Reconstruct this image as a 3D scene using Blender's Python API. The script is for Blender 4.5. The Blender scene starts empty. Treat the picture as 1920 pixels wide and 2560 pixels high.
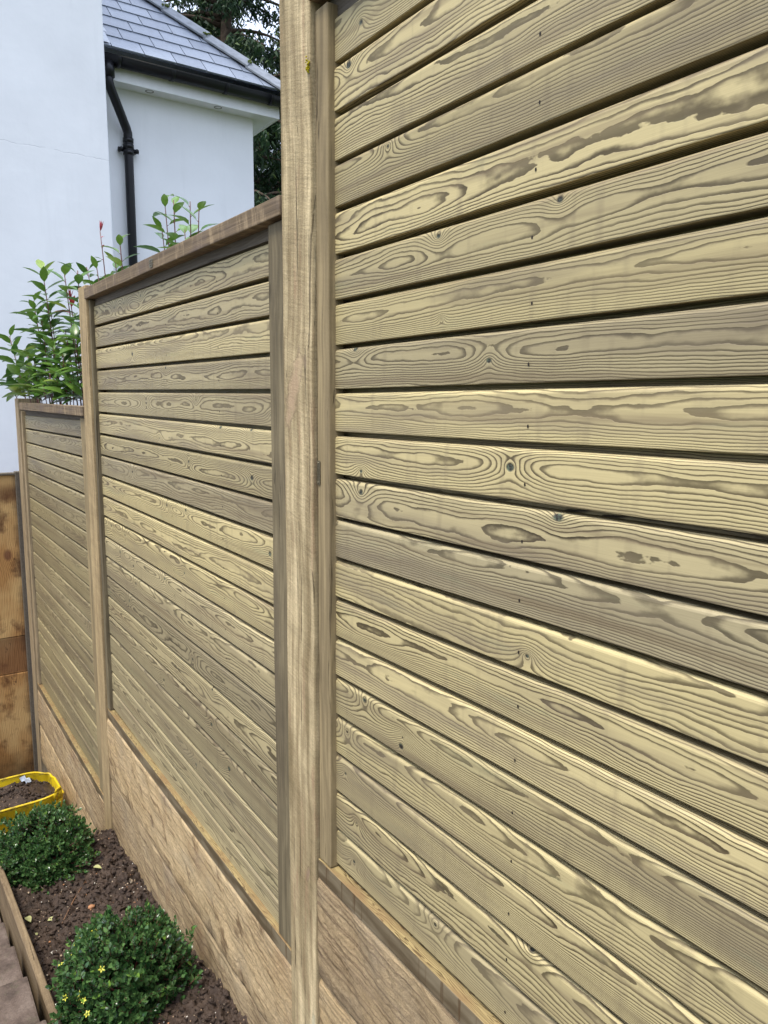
import bpy, bmesh, math, random
import numpy as np
from mathutils import Vector, Matrix, noise, Quaternion

sc = bpy.context.scene
R_ = math.radians
random.seed(7)

# ------------------------------------------------------------------ camera, sky, sun, exposure
cam = bpy.data.cameras.new("camera")
camo = bpy.data.objects.new("camera", cam)
sc.collection.objects.link(camo)
cr = Vector((0.56460524, 0.82532749, 0.0074471)).normalized()
cf = Vector((-0.81532972, 0.55912285, -0.15039643)).normalized()
cu = cr.cross(cf).normalized()
cr = cf.cross(cu).normalized()
CAM = Vector((1.3531078, -0.80413991, -0.71372498))
camo.matrix_world = Matrix(((cr.x, cu.x, -cf.x, CAM.x), (cr.y, cu.y, -cf.y, CAM.y), (cr.z, cu.z, -cf.z, CAM.z), (0, 0, 0, 1)))
cam.sensor_fit = 'VERTICAL'
cam.sensor_height = 36.0
cam.lens = 1877.886 * 36.0 / 2560.0
cam.clip_start = 0.05
cam.clip_end = 500
sc.camera = camo

SUN_DIR = Vector((0.06, -0.36, 0.93)).normalized()      # towards the sun
w = bpy.data.worlds.new("World"); sc.world = w; w.use_nodes = True
wn, wl = w.node_tree.nodes, w.node_tree.links
bg = wn['Background']
sky = wn.new('ShaderNodeTexSky'); sky.sky_type = 'NISHITA'; sky.sun_disc = False
sky.sun_elevation = math.asin(SUN_DIR.z); sky.sun_rotation = math.atan2(SUN_DIR.x, SUN_DIR.y)
sky.air_density = 1.4; sky.dust_density = 3.0; sky.ozone_density = 1.0
# thin bright cloud cover laid over the sky
tc = wn.new('ShaderNodeTexCoord'); nz = wn.new('ShaderNodeTexNoise'); nz.inputs['Scale'].default_value = 2.2
nz.inputs['Detail'].default_value = 5
rp = wn.new('ShaderNodeMapRange'); rp.inputs[1].default_value = .3; rp.inputs[2].default_value = .7
rp.inputs[3].default_value = .55; rp.inputs[4].default_value = .92
mx = wn.new('ShaderNodeMix'); mx.data_type = 'RGBA'; 
# overcast cover: brighter overhead than at the horizon
sx = wn.new('ShaderNodeSeparateXYZ'); wl.new(tc.outputs['Generated'], sx.inputs[0])
mr = wn.new('ShaderNodeMapRange'); mr.inputs[1].default_value = -.1; mr.inputs[2].default_value = 1; mr.inputs[3].default_value = .38; mr.inputs[4].default_value = 2.0
wl.new(sx.outputs[2], mr.inputs[0])
vm = wn.new('ShaderNodeVectorMath'); vm.operation = 'SCALE'; vm.inputs[0].default_value = (8.1, 9.1, 11.4)
wl.new(mr.outputs[0], vm.inputs['Scale']); wl.new(vm.outputs[0], mx.inputs[7])
wl.new(tc.outputs['Generated'], nz.inputs['Vector']); wl.new(nz.outputs['Fac'], rp.inputs[0])
wl.new(rp.outputs[0], mx.inputs[0]); wl.new(sky.outputs[0], mx.inputs[6]); wl.new(mx.outputs[2], bg.inputs[0])
bg.inputs[1].default_value = 0.108

sun = bpy.data.lights.new("sun", 'SUN'); suno = bpy.data.objects.new("sun", sun); sc.collection.objects.link(suno)
sun.energy = 2.6; sun.angle = R_(14); sun.color = (1.0, 0.93, 0.80)
suno.rotation_euler = (-SUN_DIR).to_track_quat('-Z', 'Y').to_euler()
suno.location = (0, -3, 6)
vs = sc.view_settings
vs.view_transform = 'Standard'; vs.look = 'None'; vs.exposure = 0.68; vs.gamma = 1.0

# ------------------------------------------------------------------ small node language
class S:
    def __init__(s, g, sock): s.g = g; s.s = sock
    def _m(s, op, *a): return s.g.math(op, s, *a)
    def __add__(s, o): return s._m('ADD', o)
    def __radd__(s, o): return s._m('ADD', o)
    def __sub__(s, o): return s._m('SUBTRACT', o)
    def __rsub__(s, o): return s.g.math('SUBTRACT', o, s)
    def __mul__(s, o): return s._m('MULTIPLY', o)
    def __rmul__(s, o): return s._m('MULTIPLY', o)
    def __truediv__(s, o): return s._m('DIVIDE', o)
    def abs(s): return s._m('ABSOLUTE')
    def fract(s): return s._m('FRACT')
    def sqrt(s): return s._m('SQRT')
    def exp(s): return s._m('EXPONENT')
    def pow(s, o): return s._m('POWER', o)
    def clamp(s): return s.g.rng(s, 0, 1, 0, 1)

class G:
    def __init__(s, name):
        s.m = bpy.data.materials.new(name); s.m.use_nodes = True
        s.t = s.m.node_tree; s.n = s.t.nodes; s.l = s.t.links
        s.b = s.n['Principled BSDF']
    def put(s, inp, v):
        if isinstance(v, S): s.l.new(v.s, inp)
        elif isinstance(v, (tuple, list)) and inp.type == 'RGBA': inp.default_value = (*v[:3], 1)
        else: inp.default_value = v
    def math(s, op, *a):
        n = s.n.new('ShaderNodeMath'); n.operation = op
        for i, v in enumerate(a): s.put(n.inputs[i], v)
        return S(s, n.outputs[0])
    def xyz(s, x, y, z=0.0):
        n = s.n.new('ShaderNodeCombineXYZ')
        for i, v in enumerate((x, y, z)): s.put(n.inputs[i], v)
        return S(s, n.outputs[0])
    def sep(s, v):
        n = s.n.new('ShaderNodeSeparateXYZ'); s.put(n.inputs[0], v)
        return [S(s, n.outputs[i]) for i in range(3)]
    def attr(s, name):
        n = s.n.new('ShaderNodeAttribute'); n.attribute_name = name
        return S(s, n.outputs['Vector'])
    def obj(s):
        n = s.n.new('ShaderNodeTexCoord'); return S(s, n.outputs['Object'])
    def noise(s, v, scale=1.0, detail=2.0, rough=.5, dist=0.0):
        n = s.n.new('ShaderNodeTexNoise'); s.put(n.inputs['Vector'], v)
        n.inputs['Scale'].default_value = scale; n.inputs['Detail'].default_value = detail
        n.inputs['Roughness'].default_value = rough; n.inputs['Distortion'].default_value = dist
        return S(s, n.outputs['Fac'])
    def vor(s, v, scale=1.0, feature='F1', rnd=1.0):
        n = s.n.new('ShaderNodeTexVoronoi'); n.feature = feature; s.put(n.inputs['Vector'], v)
        n.inputs['Scale'].default_value = scale; n.inputs['Randomness'].default_value = rnd
        return S(s, n.outputs['Distance']), S(s, n.outputs['Color']) if feature == 'F1' else None
    def rng(s, v, a, b, c=0.0, d=1.0, smooth=False):
        n = s.n.new('ShaderNodeMapRange'); n.clamp = True
        if smooth: n.interpolation_type = 'SMOOTHSTEP'
        for i, q in enumerate((v, a, b, c, d)): s.put(n.inputs[i], q)
        return S(s, n.outputs[0])
    def ramp(s, f, stops, interp='LINEAR'):
        n = s.n.new('ShaderNodeValToRGB'); n.color_ramp.interpolation = interp
        e = n.color_ramp.elements
        while len(e) < len(stops): e.new(0.5)
        for el, (p, c) in zip(e, stops):
            el.position = p; el.color = (*c, 1) if len(c) == 3 else c
        s.put(n.inputs[0], f)
        return S(s, n.outputs[0])
    def mix(s, f, a, b, mode='MIX'):
        n = s.n.new('ShaderNodeMix'); n.data_type = 'RGBA'; n.blend_type = mode
        s.put(n.inputs[0], f); s.put(n.inputs[6], a); s.put(n.inputs[7], b)
        return S(s, n.outputs[2])
    def val(s, c, k):     # colour times scalar
        n = s.n.new('ShaderNodeVectorMath'); n.operation = 'SCALE'; s.put(n.inputs[0], c); s.put(n.inputs['Scale'], k)
        return S(s, n.outputs[0])
    def bump(s, h, dist=.002, strength=1.0):
        n = s.n.new('ShaderNodeBump'); n.inputs['Distance'].default_value = dist
        n.inputs['Strength'].default_value = strength; s.put(n.inputs['Height'], h)
        s.l.new(n.outputs[0], s.b.inputs['Normal'])
    def out(s, col, rough=.7, spec=.3, **k):
        s.put(s.b.inputs['Base Color'], col); s.put(s.b.inputs['Roughness'], rough)
        s.b.inputs['Specular IOR Level'].default_value = spec
        for kk, v in k.items(): s.put(s.b.inputs[kk.replace('_', ' ')], v)
        return s.m

# ---- planed pine board with growth-ring figure ("kn*" = knots u,v,size ; "bp" = ring centre, ring count, seed ; "bc" = tone, warmth, contrast)
def mat_board():
    g = G('planed_pine_board')
    u, v, _ = g.sep(g.attr('gu'))
    v0, K, seed = g.sep(g.attr('bp')); tone, warm, contr = g.sep(g.attr('bc'))
    lo = g.noise(g.xyz(u * 2.3 + seed, v * 13.0, seed), 1, 1.2, .45)
    mid = g.noise(g.xyz(u * 9 + seed, v * 32.0, seed * 2), 1, 2.0, .55)
    fine = g.noise(g.xyz(u * 60, v * 90.0 + seed, seed), 1, 2, .6)
    vv = (v - v0 + (g.noise(g.xyz(u * 1.1, seed, 3.3), 1, 1) - .5) * .03) / .044
    h = K * (vv * vv) / (vv.abs() * .45 + .62) + (lo - .5) * 9.5 + (mid - .5) * 1.9 + (fine - .5) * .30
    core = None
    for k, A in (('kna', 6.0), ('knb', 5.0), ('knc', 4.0)):
        ku, kv, ks = g.sep(g.attr(k))
        du = (u - ku) * .72; dv = v - kv
        d = (du * du + dv * dv + 1e-7).sqrt() + (mid - .5) * .009
        fall = (d / (ks * -2.2)).exp()
        h = h + fall * (A * 1.1)
        c = g.rng(d, ks * .28, ks * .62, 1, 0)
        core = c if core is None else g.math('MAXIMUM', core, c)
    t = h.fract()
    # soft build-up to a dark latewood line with one crisp edge
    late = g.rng(t, .46, .85, 0, 1, True) * g.rng(t, .955, 1.0, 1, 0)
    late = late * g.rng(g.noise(g.xyz(u * 4, v * 20, seed), 1, 2), .3, .7, .72, 1)
    edge = g.rng(v.abs(), .030, .042, 0, .18)
    amt = (late * .90 * contr).clamp()
    grain = g.noise(g.xyz(u * 14, v * 900, seed), 1, 2)
    light = g.mix(warm, (.43, .360, .215), (.535, .440, .222))
    dark = g.mix(warm, (.040, .030, .018), (.046, .031, .014))
    col = g.mix(amt, light, dark)
    blotch = g.noise(g.xyz(u * 1.7 + seed, v * 16, seed + 4), 1, 3, .6)
    col = g.mix(g.rng(blotch, .47, .70, 0, .66), col, (.205, .162, .108), 'MIX')
    along = g.noise(g.xyz(u * 1.1 + seed, v * 42, seed + 14), 1, 3, .6)
    col = g.mix(g.rng(along, .52, .70, 0, .6), col, (.20, .148, .085))
    smear = g.noise(g.xyz(u * 38 + seed, v * 5, seed + 7), 1, 2, .5)
    col = g.mix(g.rng(smear, .56, .76, 0, .34), col, (.20, .155, .095))
    grn = g.noise(g.xyz(u * 3 + seed, v * 25, seed + 9), 1, 3, .6)
    col = g.mix(g.rng(grn, .62, .80, 0, .30), col, (.30, .33, .19))
    k2 = g.noise(g.xyz(u * 150, v * 150, seed), 1, 2)
    kcol = g.ramp(k2, [(.40, (.025, .020, .016)), (.52, (.055, .060, .045)), (.72, (.13, .17, .11))])
    col = g.mix(core, col, kcol)
    col = g.val(col, tone * g.rng(grain, .3, .7, .93, 1.05))
    g.bump(late * -.5 + grain * .15 + core * -1.2, .0008, .7)
    return g.out(col, g.rng(late, 0, 1, .46, .58), .28)

# ---- straight grained sawn/planed timber along one axis
def mat_timber(name, axis, light, dark, stain, line=260., rough_saw=0.0, contrast=.5, stain_amt=.4, stain2=None, bumpd=.0015, blot=1.0):
    g = G(name)
    o = g.obj(); x, y, z = g.sep(o)
    L = {'x': x, 'y': y, 'z': z}[axis]
    a, b = [q for n, q in (('x', x), ('y', y), ('z', z)) if n != axis]
    wv = (g.noise(g.xyz(L * 2.2, a * 3, b * 3), 1, 2) - .5) * .05
    a2 = a + wv; b2 = b + wv
    s1 = g.noise(g.xyz(L * 1.6, a2 * line, b2 * line), 1, 2, .55)
    s2 = g.noise(g.xyz(L * 4.0, a2 * line * .22, b2 * line * .22), 1, 3, .6)
    col = g.mix(g.rng(s1, .36, .66, 0, contrast), light, dark)
    col = g.mix(g.rng(s2, .42, .72, 0, contrast), col, dark)
    st = g.noise(g.xyz(L * 1.5 * blot, a * 14, b * 14), 1, 4, .62)
    col = g.mix(g.rng(st, .48, .72, 0, stain_amt), col, stain)
    h = s1 * .6 + s2 * .5
    if stain2:
        s3 = g.noise(g.xyz(L * 5.0, a * 40 + 9, b * 40), 1, 4, .6)
        col = g.mix(g.rng(s3, .58, .74, 0, .7), col, stain2)
    ck = g.noise(g.xyz(L * 1.3 + 5, a2 * 75, b2 * 75), 1, 4, .7)
    ckf = g.rng(ck, .63, .68, 0, .75)
    col = g.mix(ckf, col, g.val(dark, .45) if isinstance(dark, S) else tuple(q * .4 for q in dark))
    h = h + ckf * -1.5
    kd, kc = g.vor(g.xyz(L * 2.1, a * 9, b * 9), 1)
    kn_ = g.rng(kd, .05, .13, 1, 0) * g.rng(g.sep(kc)[0], .60, .62)
    col = g.mix(kn_ * .7, col, tuple(q * .5 for q in dark))
    if rough_saw:
        saw = g.noise(g.xyz(L * 130 + a * 30, a * 16, b * 16), 1, 3, .65)
        spk = g.noise(o, 260, 3, .7)
        saw2 = g.noise(g.xyz(L * 30 + a * 8, a * 4, b * 4), 1, 2, .5)
        col = g.val(col, g.rng(saw, .3, .7, 1 - .22 * rough_saw, 1 + .12 * rough_saw))
        col = g.val(col, g.rng(saw2, .3, .7, 1 - .16 * rough_saw, 1 + .10 * rough_saw))
        col = g.val(col, g.rng(spk, .3, .7, 1 - .30 * rough_saw, 1 + .22 * rough_saw))
        h = h + saw * .7 * rough_saw + spk * .9 * rough_saw
    g.bump(h, bumpd, .8)
    return g.out(col, .75, .22)

def mat_sleeper(name='rough_sawn_timber', ribk=1.0, base=(.58, .41, .215), pale=(.78, .59, .34), dk=(.15, .085, .04)):
    g = G(name); o = g.obj(); x, y, z = g.sep(o)
    diag = x * .9 + z * .55
    rib = g.noise(g.xyz(diag * 11, z * 7.5, 2.0), 1, 5, .68)
    rib2 = g.noise(g.xyz(x * 7, z * 60 + x * 6, 5.0), 1, 4, .65)
    lin = g.noise(g.xyz(x * 1.6, z * 120 + x * 3, 1), 1, 3, .6)
    grit = g.noise(o, 420, 4, .72)
    big = g.noise(g.xyz(x * 2.2, z * 5, 8), 1, 3, .6)
    col = g.mix(g.rng(big, .3, .7), base, pale)
    col = g.mix(g.rng(rib, .55, .63, 0, .72 * ribk), col, dk)
    col = g.mix(g.rng(rib2, .55, .66, 0, .68), col, dk)
    col = g.mix(g.rng(lin, .50, .64, 0, .45 + .35 * (1 - ribk)), col, (.17, .11, .07))
    red = g.noise(g.xyz(x * 3.1 + 4, z * 1.5, 3), 1, 3, .6)
    col = g.mix(g.rng(red, .60, .74, 0, .55), col, (.26, .115, .05))
    col = g.mix(g.rng(g.noise(g.xyz(x * 5, z * 8, 12), 1, 4, .6), .5, .7, 0, .35), col, (.29, .25, .20))
    # soil splash and algae from the ground upwards, ragged
    spl = z + (g.noise(g.xyz(x * 9, z * 9, 7), 1, 4, .65) - .5) * .13
    col = g.mix(g.rng(spl, -.02, .05, .8, 0), col, (.10, .066, .042))
    col = g.mix(g.rng(z, .0, .006, .8, 0), col, (.05, .032, .02))  # straight dark line along each board's lower edge, at the joint
    col = g.val(col, g.rng(grit, .3, .7, .72, 1.2))
    g.bump(rib * 1.6 + rib2 * .7 + grit * .7 + lin * .3, .009, 1.0)
    return g.out(col, .85, .15)

def mat_simple(name, col, rough=.6, spec=.4, nscale=None, nd=(.8, 1.15), bumpd=0, **k):
    g = G(name)
    c = tuple(col)
    if nscale:
        n = g.noise(g.obj(), nscale, 4, .6)
        c = g.val(g.mix(0.0, c, c), g.rng(n, .3, .7, *nd))
        if bumpd: g.bump(n, bumpd, .8)
    return g.out(c, rough, spec, **k)

def mat_leaf(name, c1, c2, c3=None, rough=.35, spec=.5, thr=.5):
    g = G(name); a, b, c = g.sep(g.attr('lf'))      # random, along, across
    col = g.mix(a, c1, c2)
    if c3: col = g.mix(g.rng(a, thr, min(thr + .06, 1.0)), col, c3)
    col = g.mix(g.rng(c.abs(), 0, .10, .35, 0), col, g.val(col, 1.7))
    n = g.noise(g.obj(), 60, 2)
    col = g.val(col, g.rng(n, .3, .7, .85, 1.15))
    m = g.out(col, rough, spec)
    g.b.inputs['Transmission Weight'].default_value = 0.0
    # light through thin leaves
    tr = g.n.new('ShaderNodeBsdfTranslucent'); g.l.new(g.val(col, 1.3).s, tr.inputs[0])
    ms = g.n.new('ShaderNodeMixShader'); ms.inputs[0].default_value = .18
    o = g.n['Material Output']; g.l.new(g.b.outputs[0], ms.inputs[1]); g.l.new(tr.outputs[0], ms.inputs[2]); g.l.new(ms.outputs[0], o.inputs[0])
    return m

# ------------------------------------------------------------------ object helpers
COL = sc.collection
def link(name, verts, faces, mat, parent=None, org=(0, 0, 0), smooth=False, attrs=None, midx=None):
    org = Vector(org)
    me = bpy.data.meshes.new(name)
    me.from_pydata([tuple(Vector(v) - org) for v in verts], [], faces)
    for m in (mat if isinstance(mat, list) else [mat]): me.materials.append(m)
    if midx is not None: me.polygons.foreach_set('material_index', midx)
    if smooth: me.polygons.foreach_set('use_smooth', [True] * len(me.polygons))
    for k, data in (attrs or {}).items():
        a = me.attributes.new(k, 'FLOAT_VECTOR', 'POINT')
        a.data.foreach_set('vector', np.asarray(data, dtype=np.float32).ravel())
    me.update()
    o = bpy.data.objects.new(name, me); COL.objects.link(o)
    if parent is not None: o.parent = parent
    else: o.location = org
    return o
def tag(o, label=None, cat=None, group=None, kind=None):
    if label: o['label'] = label
    if cat: o['category'] = cat
    if group: o['group'] = group
    if kind: o['kind'] = kind
    return o
def empty(name, loc):
    o = bpy.data.objects.new(name, None); COL.objects.link(o); o.location = loc; o.empty_display_size = .05
    return o

class MB:
    def __init__(s): s.v = []; s.f = []; s.a = []
    def add(s, vs, fs, at=None):
        b = len(s.v); s.v += [tuple(q) for q in vs]; s.f += [tuple(b + i for i in f) for f in fs]
        if at is not None: s.a += at
    def tube(s, pts, r, n=8, caps=True):
        pts = [Vector(p) for p in pts]; k = len(pts)
        rs = r if isinstance(r, (list, tuple)) else [r] * k
        up = Vector((0, 0, 1)); rings = []
        prev = None
        for i, p in enumerate(pts):
            d = (pts[min(i + 1, k - 1)] - pts[max(i - 1, 0)]).normalized()
            if prev is None:
                a = d.cross(up)
                if a.length < 1e-3: a = d.cross(Vector((0, 1, 0)))
            else: a = prev - d * prev.dot(d)
            a.normalize(); prev = a.copy(); b = d.cross(a)
            rings.append([p + (a * math.cos(t) + b * math.sin(t)) * rs[i] for t in [2 * math.pi * j / n for j in range(n)]])
        vs = [q for rg in rings for q in rg]; fs = []
        for i in range(k - 1):
            for j in range(n):
                j2 = (j + 1) % n; fs.append((i * n + j, i * n + j2, (i + 1) * n + j2, (i + 1) * n + j))
        if caps: fs += [tuple(range(n))[::-1], tuple((k - 1) * n + j for j in range(n))]
        s.add(vs, fs)
    def build(s, name, mat, parent=None, org=(0, 0, 0), smooth=False, attr=None):
        return link(name, s.v, s.f, mat, parent, org, smooth, {attr: s.a} if attr else None)

def box_bm(x0, x1, y0, y1, z0, z1, bev=.002, seg=2, lean=0.0, cuts=0, wob=0.0, axis=0, seed=0):
    """bevelled bar; optional cuts along its long axis with slight waviness; lean shifts the top in x"""
    bm = bmesh.new()
    vs = [bm.verts.new(p) for p in [(x0, y0, z0), (x1, y0, z0), (x1, y1, z0), (x0, y1, z0), (x0, y0, z1), (x1, y0, z1), (x1, y1, z1), (x0, y1, z1)]]
    for f in [(0, 3, 2, 1), (4, 5, 6, 7), (0, 1, 5, 4), (1, 2, 6, 5), (2, 3, 7, 6), (3, 0, 4, 7)]:
        bm.faces.new([vs[i] for i in f])
    if bev: bmesh.ops.bevel(bm, geom=bm.edges[:], offset=bev, segments=seg, affect='EDGES', profile=.6)
    if cuts:
        a, b = ((x0, x1), (y0, y1), (z0, z1))[axis]
        for i in range(1, cuts):
            c = a + (b - a) * i / cuts
            co = [0, 0, 0]; co[axis] = c; no = [0, 0, 0]; no[axis] = 1
            bmesh.ops.bisect_plane(bm, geom=bm.verts[:] + bm.edges[:] + bm.faces[:], plane_co=co, plane_no=no)
    for v in bm.verts:
        if wob:
            t = v.co[axis]
            d = noise.noise_vector(Vector((t * 3 + seed, seed * 1.7, v.co[(axis + 1) % 3] * 9))) * wob
            d[axis] = 0; v.co += d
        if lean: v.co.x += lean * (v.co.z - z0) / (z1 - z0)
    return bm
def bm_link(bm, name, mat, parent=None, org=(0, 0, 0), smooth=False):
    org = Vector(org)
    for v in bm.verts: v.co -= org
    bmesh.ops.recalc_face_normals(bm, faces=bm.faces)
    me = bpy.data.meshes.new(name); bm.to_mesh(me); bm.free()
    me.materials.append(mat)
    if smooth: me.polygons.foreach_set('use_smooth', [True] * len(me.polygons))
    o = bpy.data.objects.new(name, me); COL.objects.link(o)
    if parent is not None: o.parent = parent
    else: o.location = org
    return o
def bar(name, mat, parent, org, *a, **k): return bm_link(box_bm(*a, **k), name, mat, parent, org)

# ------------------------------------------------------------------ materials
M_board = mat_board()
M_nail = mat_simple('nail_rust', (.02, .015, .012), .7, .3)
def add_patch(m, items):
    # knots and torn patches at given places of a timber: (x, z, half width, half height, lean, colour)
    t = m.node_tree; n, l = t.nodes, t.links; g = G.__new__(G); g.m = m; g.t = t; g.n = n; g.l = l; g.b = n['Principled BSDF']
    x, y, z = g.sep(g.obj()); col = S(g, g.b.inputs['Base Color'].links[0].from_socket)
    for px, pz, hw, hh, ln, c in items:
        dx = (x - px) - (z - pz) * ln; dz = z - pz; w_ = g.noise(g.xyz(x * 60, z * 40, px), 1, 3, .6) - .5
        d = ((dx / hw) * (dx / hw) + (dz / hh) * (dz / hh)).sqrt() + w_ * 1.5
        col = g.mix(g.rng(d, .5, 1.15, .8, 0), col, c)
        col = g.mix(g.rng((d - 1.0).abs(), .02, .14, .38, 0), col, tuple(q * .35 for q in c))
    g.put(g.b.inputs['Base Color'], col)
M_post = mat_timber('rough_post_timber', 'z', (.67, .535, .315), (.22, .16, .08), (.16, .12, .055), 62, .55, .72, .72, (.36, .22, .13), .003)
add_patch(M_post, [(-.018, 2.50, .026, .080, .38, (.42, .295, .185)), (.030, 1.37, .007, .022, .2, (.27, .18, .12)), (.035, 2.56, .007, .016, 0, (.30, .22, .14)), (.03, .72, .006, .012, 0, (.2, .14, .08)), (.052, .95, .010, .07, 0, (.44, .42, .29))])
M_post2 = mat_timber('pale_post_timber', 'z', (.50, .375, .20), (.22, .15, .08), (.24, .175, .09), 120, .5, .6, .5, None, .002)
M_post3 = mat_timber('weathered_post_timber', 'z', (.43, .33, .20), (.16, .12, .07), (.28, .22, .13), 120, .35, .65, .5, None, .002)
M_batt = mat_timber('batten_timber', 'z', (.37, .285, .155), (.115, .085, .045), (.16, .12, .07), 80, .15, .55, .5, None, .0012)
M_battd = mat_timber('dark_batten_timber', 'z', (.235, .190, .112), (.07, .055, .032), (.10, .078, .052), 120, .15, .6, .6, None, .0012)
def mat_cap():
    g = G('brown_rail_timber'); x, y, z = g.sep(g.obj())
    lin = g.noise(g.xyz(x * 3, y * 160, z * 160), 1, 3, .6); st = g.noise(g.xyz(x * 46 + z * 6, y * 9, z * 9), 1, 4, .65)
    big = g.noise(g.xyz(x * 6, y * 6, z * 12), 1, 4, .6)
    col = g.mix(g.rng(lin, .38, .64), (.215, .155, .092), (.12, .085, .052))
    col = g.mix(g.rng(st, .52, .66, 0, .75), col, (.34, .25, .15))
    col = g.mix(g.rng(big, .52, .68, 0, .7), col, (.13, .095, .075))
    g.bump(lin + st * .6, .0016, .8)
    return g.out(col, .7, .25)
M_cap = mat_cap()
M_strip = mat_timber('dark_rail_timber', 'x', (.17, .145, .11), (.075, .062, .048), (.10, .085, .07), 240, .1, .6, .5, None, .001)
def mat_ledge():
    g = G('bottom_rail_timber'); x, y, z = g.sep(g.obj())
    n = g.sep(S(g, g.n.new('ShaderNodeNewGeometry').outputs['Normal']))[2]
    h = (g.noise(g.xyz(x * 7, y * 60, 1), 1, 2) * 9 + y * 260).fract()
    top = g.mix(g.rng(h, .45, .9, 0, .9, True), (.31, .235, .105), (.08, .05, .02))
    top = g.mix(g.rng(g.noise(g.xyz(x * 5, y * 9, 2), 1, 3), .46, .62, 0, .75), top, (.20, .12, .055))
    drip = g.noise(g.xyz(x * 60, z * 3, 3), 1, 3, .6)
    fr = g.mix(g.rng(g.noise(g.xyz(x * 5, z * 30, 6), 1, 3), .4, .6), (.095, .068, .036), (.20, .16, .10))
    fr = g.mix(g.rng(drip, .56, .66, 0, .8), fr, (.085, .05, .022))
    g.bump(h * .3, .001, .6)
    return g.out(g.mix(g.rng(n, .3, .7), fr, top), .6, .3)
M_ledge = mat_ledge()
M_sleep = mat_sleeper()
M_sleep2 = mat_sleeper('grey_sawn_timber', .35, (.47, .335, .185), (.58, .44, .26), (.14, .085, .045))
M_edge = mat_timber('edging_timber', 'x', (.24, .175, .10), (.10, .066, .038), (.09, .062, .04), 150, .5, .55, .55, None, .002)
M_black = mat_simple('black_plastic', (.008, .008, .010), .35, .3)
M_white = mat_simple('white_painted_board', (.74, .75, .76), .45, .4, 9, (.94, 1.03))
M_metal = mat_simple('tarnished_brass', (.20, .17, .11), .42, .5, 300, (.6, 1.2), 0, Metallic=.7)
M_moss = mat_simple('moss', (.085, .11, .018), .95, .1, 200, (.6, 1.4), .004)

def mat_render():
    g = G('painted_render'); o = g.obj(); x, y, z = g.sep(o)
    n = g.noise(o, 1.3, 5, .6); f = g.noise(o, 22, 4, .6)
    col = g.val(g.mix(0.0, (.765, .775, .79), (1, 1, 1)), g.rng(n, .3, .7, .92, 1.03))
    col = g.mix(g.rng(f, .58, .75, 0, .10), col, (.62, .64, .68))
    st = g.noise(g.xyz(y * 9, z * .9, 3), 1, 4, .6)
    col = g.mix(g.rng(st, .56, .76, 0, .22), col, (.56, .57, .58))
    # hairline crack along the first storey band
    cz = z - 4.487 + (g.noise(g.xyz(y * 4, 0, 0), 1, 4, .7) - .5) * .07 + (y * .02)
    cr_ = g.rng(cz.abs(), .0012, .004, .4, 0) * g.rng(g.noise(g.xyz(y * 9, 4, 0), 1, 2), .40, .55) * g.rng(x, -.2, -.1, 0, 1)
    col = g.mix(cr_, col, (.36, .37, .40))
    g.bump(n * 1.5 + f * .12 + cr_ * -.4, .008, .5)
    return g.out(col, .8, .2)
M_wall = mat_render()

def mat_slate():
    g = G('roof_slate'); a, b, c = g.sep(g.attr('lf')); o = g.obj()
    n = g.noise(o, 9, 5, .65); n2 = g.noise(o, 60, 3, .6)
    col = g.mix(a, (.135, .155, .195), (.20, .225, .27))
    col = g.mix(g.rng(n, .52, .75, 0, .5), col, (.09, .10, .115))
    col = g.val(col, g.rng(n2, .3, .7, .85, 1.15))
    g.bump(n + n2 * .5, .003, .6)
    return g.out(col, .38, .5)
M_slate = mat_slate()
M_ridge = mat_simple('ridge_tile_grey', (.17, .185, .205), .6, .4, 14, (.7, 1.25), .004)

def mat_soil(name='garden_soil'):
    g = G(name); o = g.obj()
    n = g.noise(o, 26, 6, .7); f = g.noise(o, 240, 4, .7); b = g.noise(o, 5, 3, .6)
    col = g.ramp(n, [(.3, (.020, .013, .009)), (.5, (.048, .030, .020)), (.72, (.095, .062, .042))])
    col = g.mix(g.rng(b, .5, .7, 0, .4), col, (.065, .043, .032))
    sp, spc = g.vor(o, 95, 'F1')
    cc = g.sep(spc)[0]
    col = g.mix(g.rng(sp, .16, .26, 1, 0) * g.rng(cc, .86, .90, 0, 1), col, (.33, .22, .13))
    g.bump(n * .8 + f * .6, .008, .9)
    return g.out(col, g.rng(f, .3, .7, .45, .85), .35)
M_soil = mat_soil()
def mat_stone(name, c1, c2):
    g = G(name); o = g.obj(); n = g.noise(o, 45, 4, .6)
    g.bump(n, .002, .7)
    return g.out(g.mix(g.rng(n, .35, .65), c1, c2), .7, .3)
M_stones = [mat_stone('flint_pale', (.50, .42, .31), (.36, .26, .16)), mat_stone('flint_orange', (.42, .20, .09), (.30, .15, .08)), mat_stone('flint_white', (.62, .60, .55), (.45, .40, .33))]
def mat_paver():
    g = G('weathered_paving'); o = g.obj(); n = g.noise(o, 12, 5, .65); f = g.noise(o, 150, 4, .7)
    col = g.ramp(n, [(.32, (.05, .036, .028)), (.5, (.105, .076, .06)), (.7, (.155, .118, .095))])
    col = g.mix(g.rng(g.noise(o, 30, 4, .6), .56, .7, 0, .5), col, (.09, .08, .05))
    col = g.val(col, g.rng(f, .3, .7, .8, 1.2)); g.bump(n + f * .5, .004, .8)
    return g.out(col, .8, .25)
M_pave = mat_paver()
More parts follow.
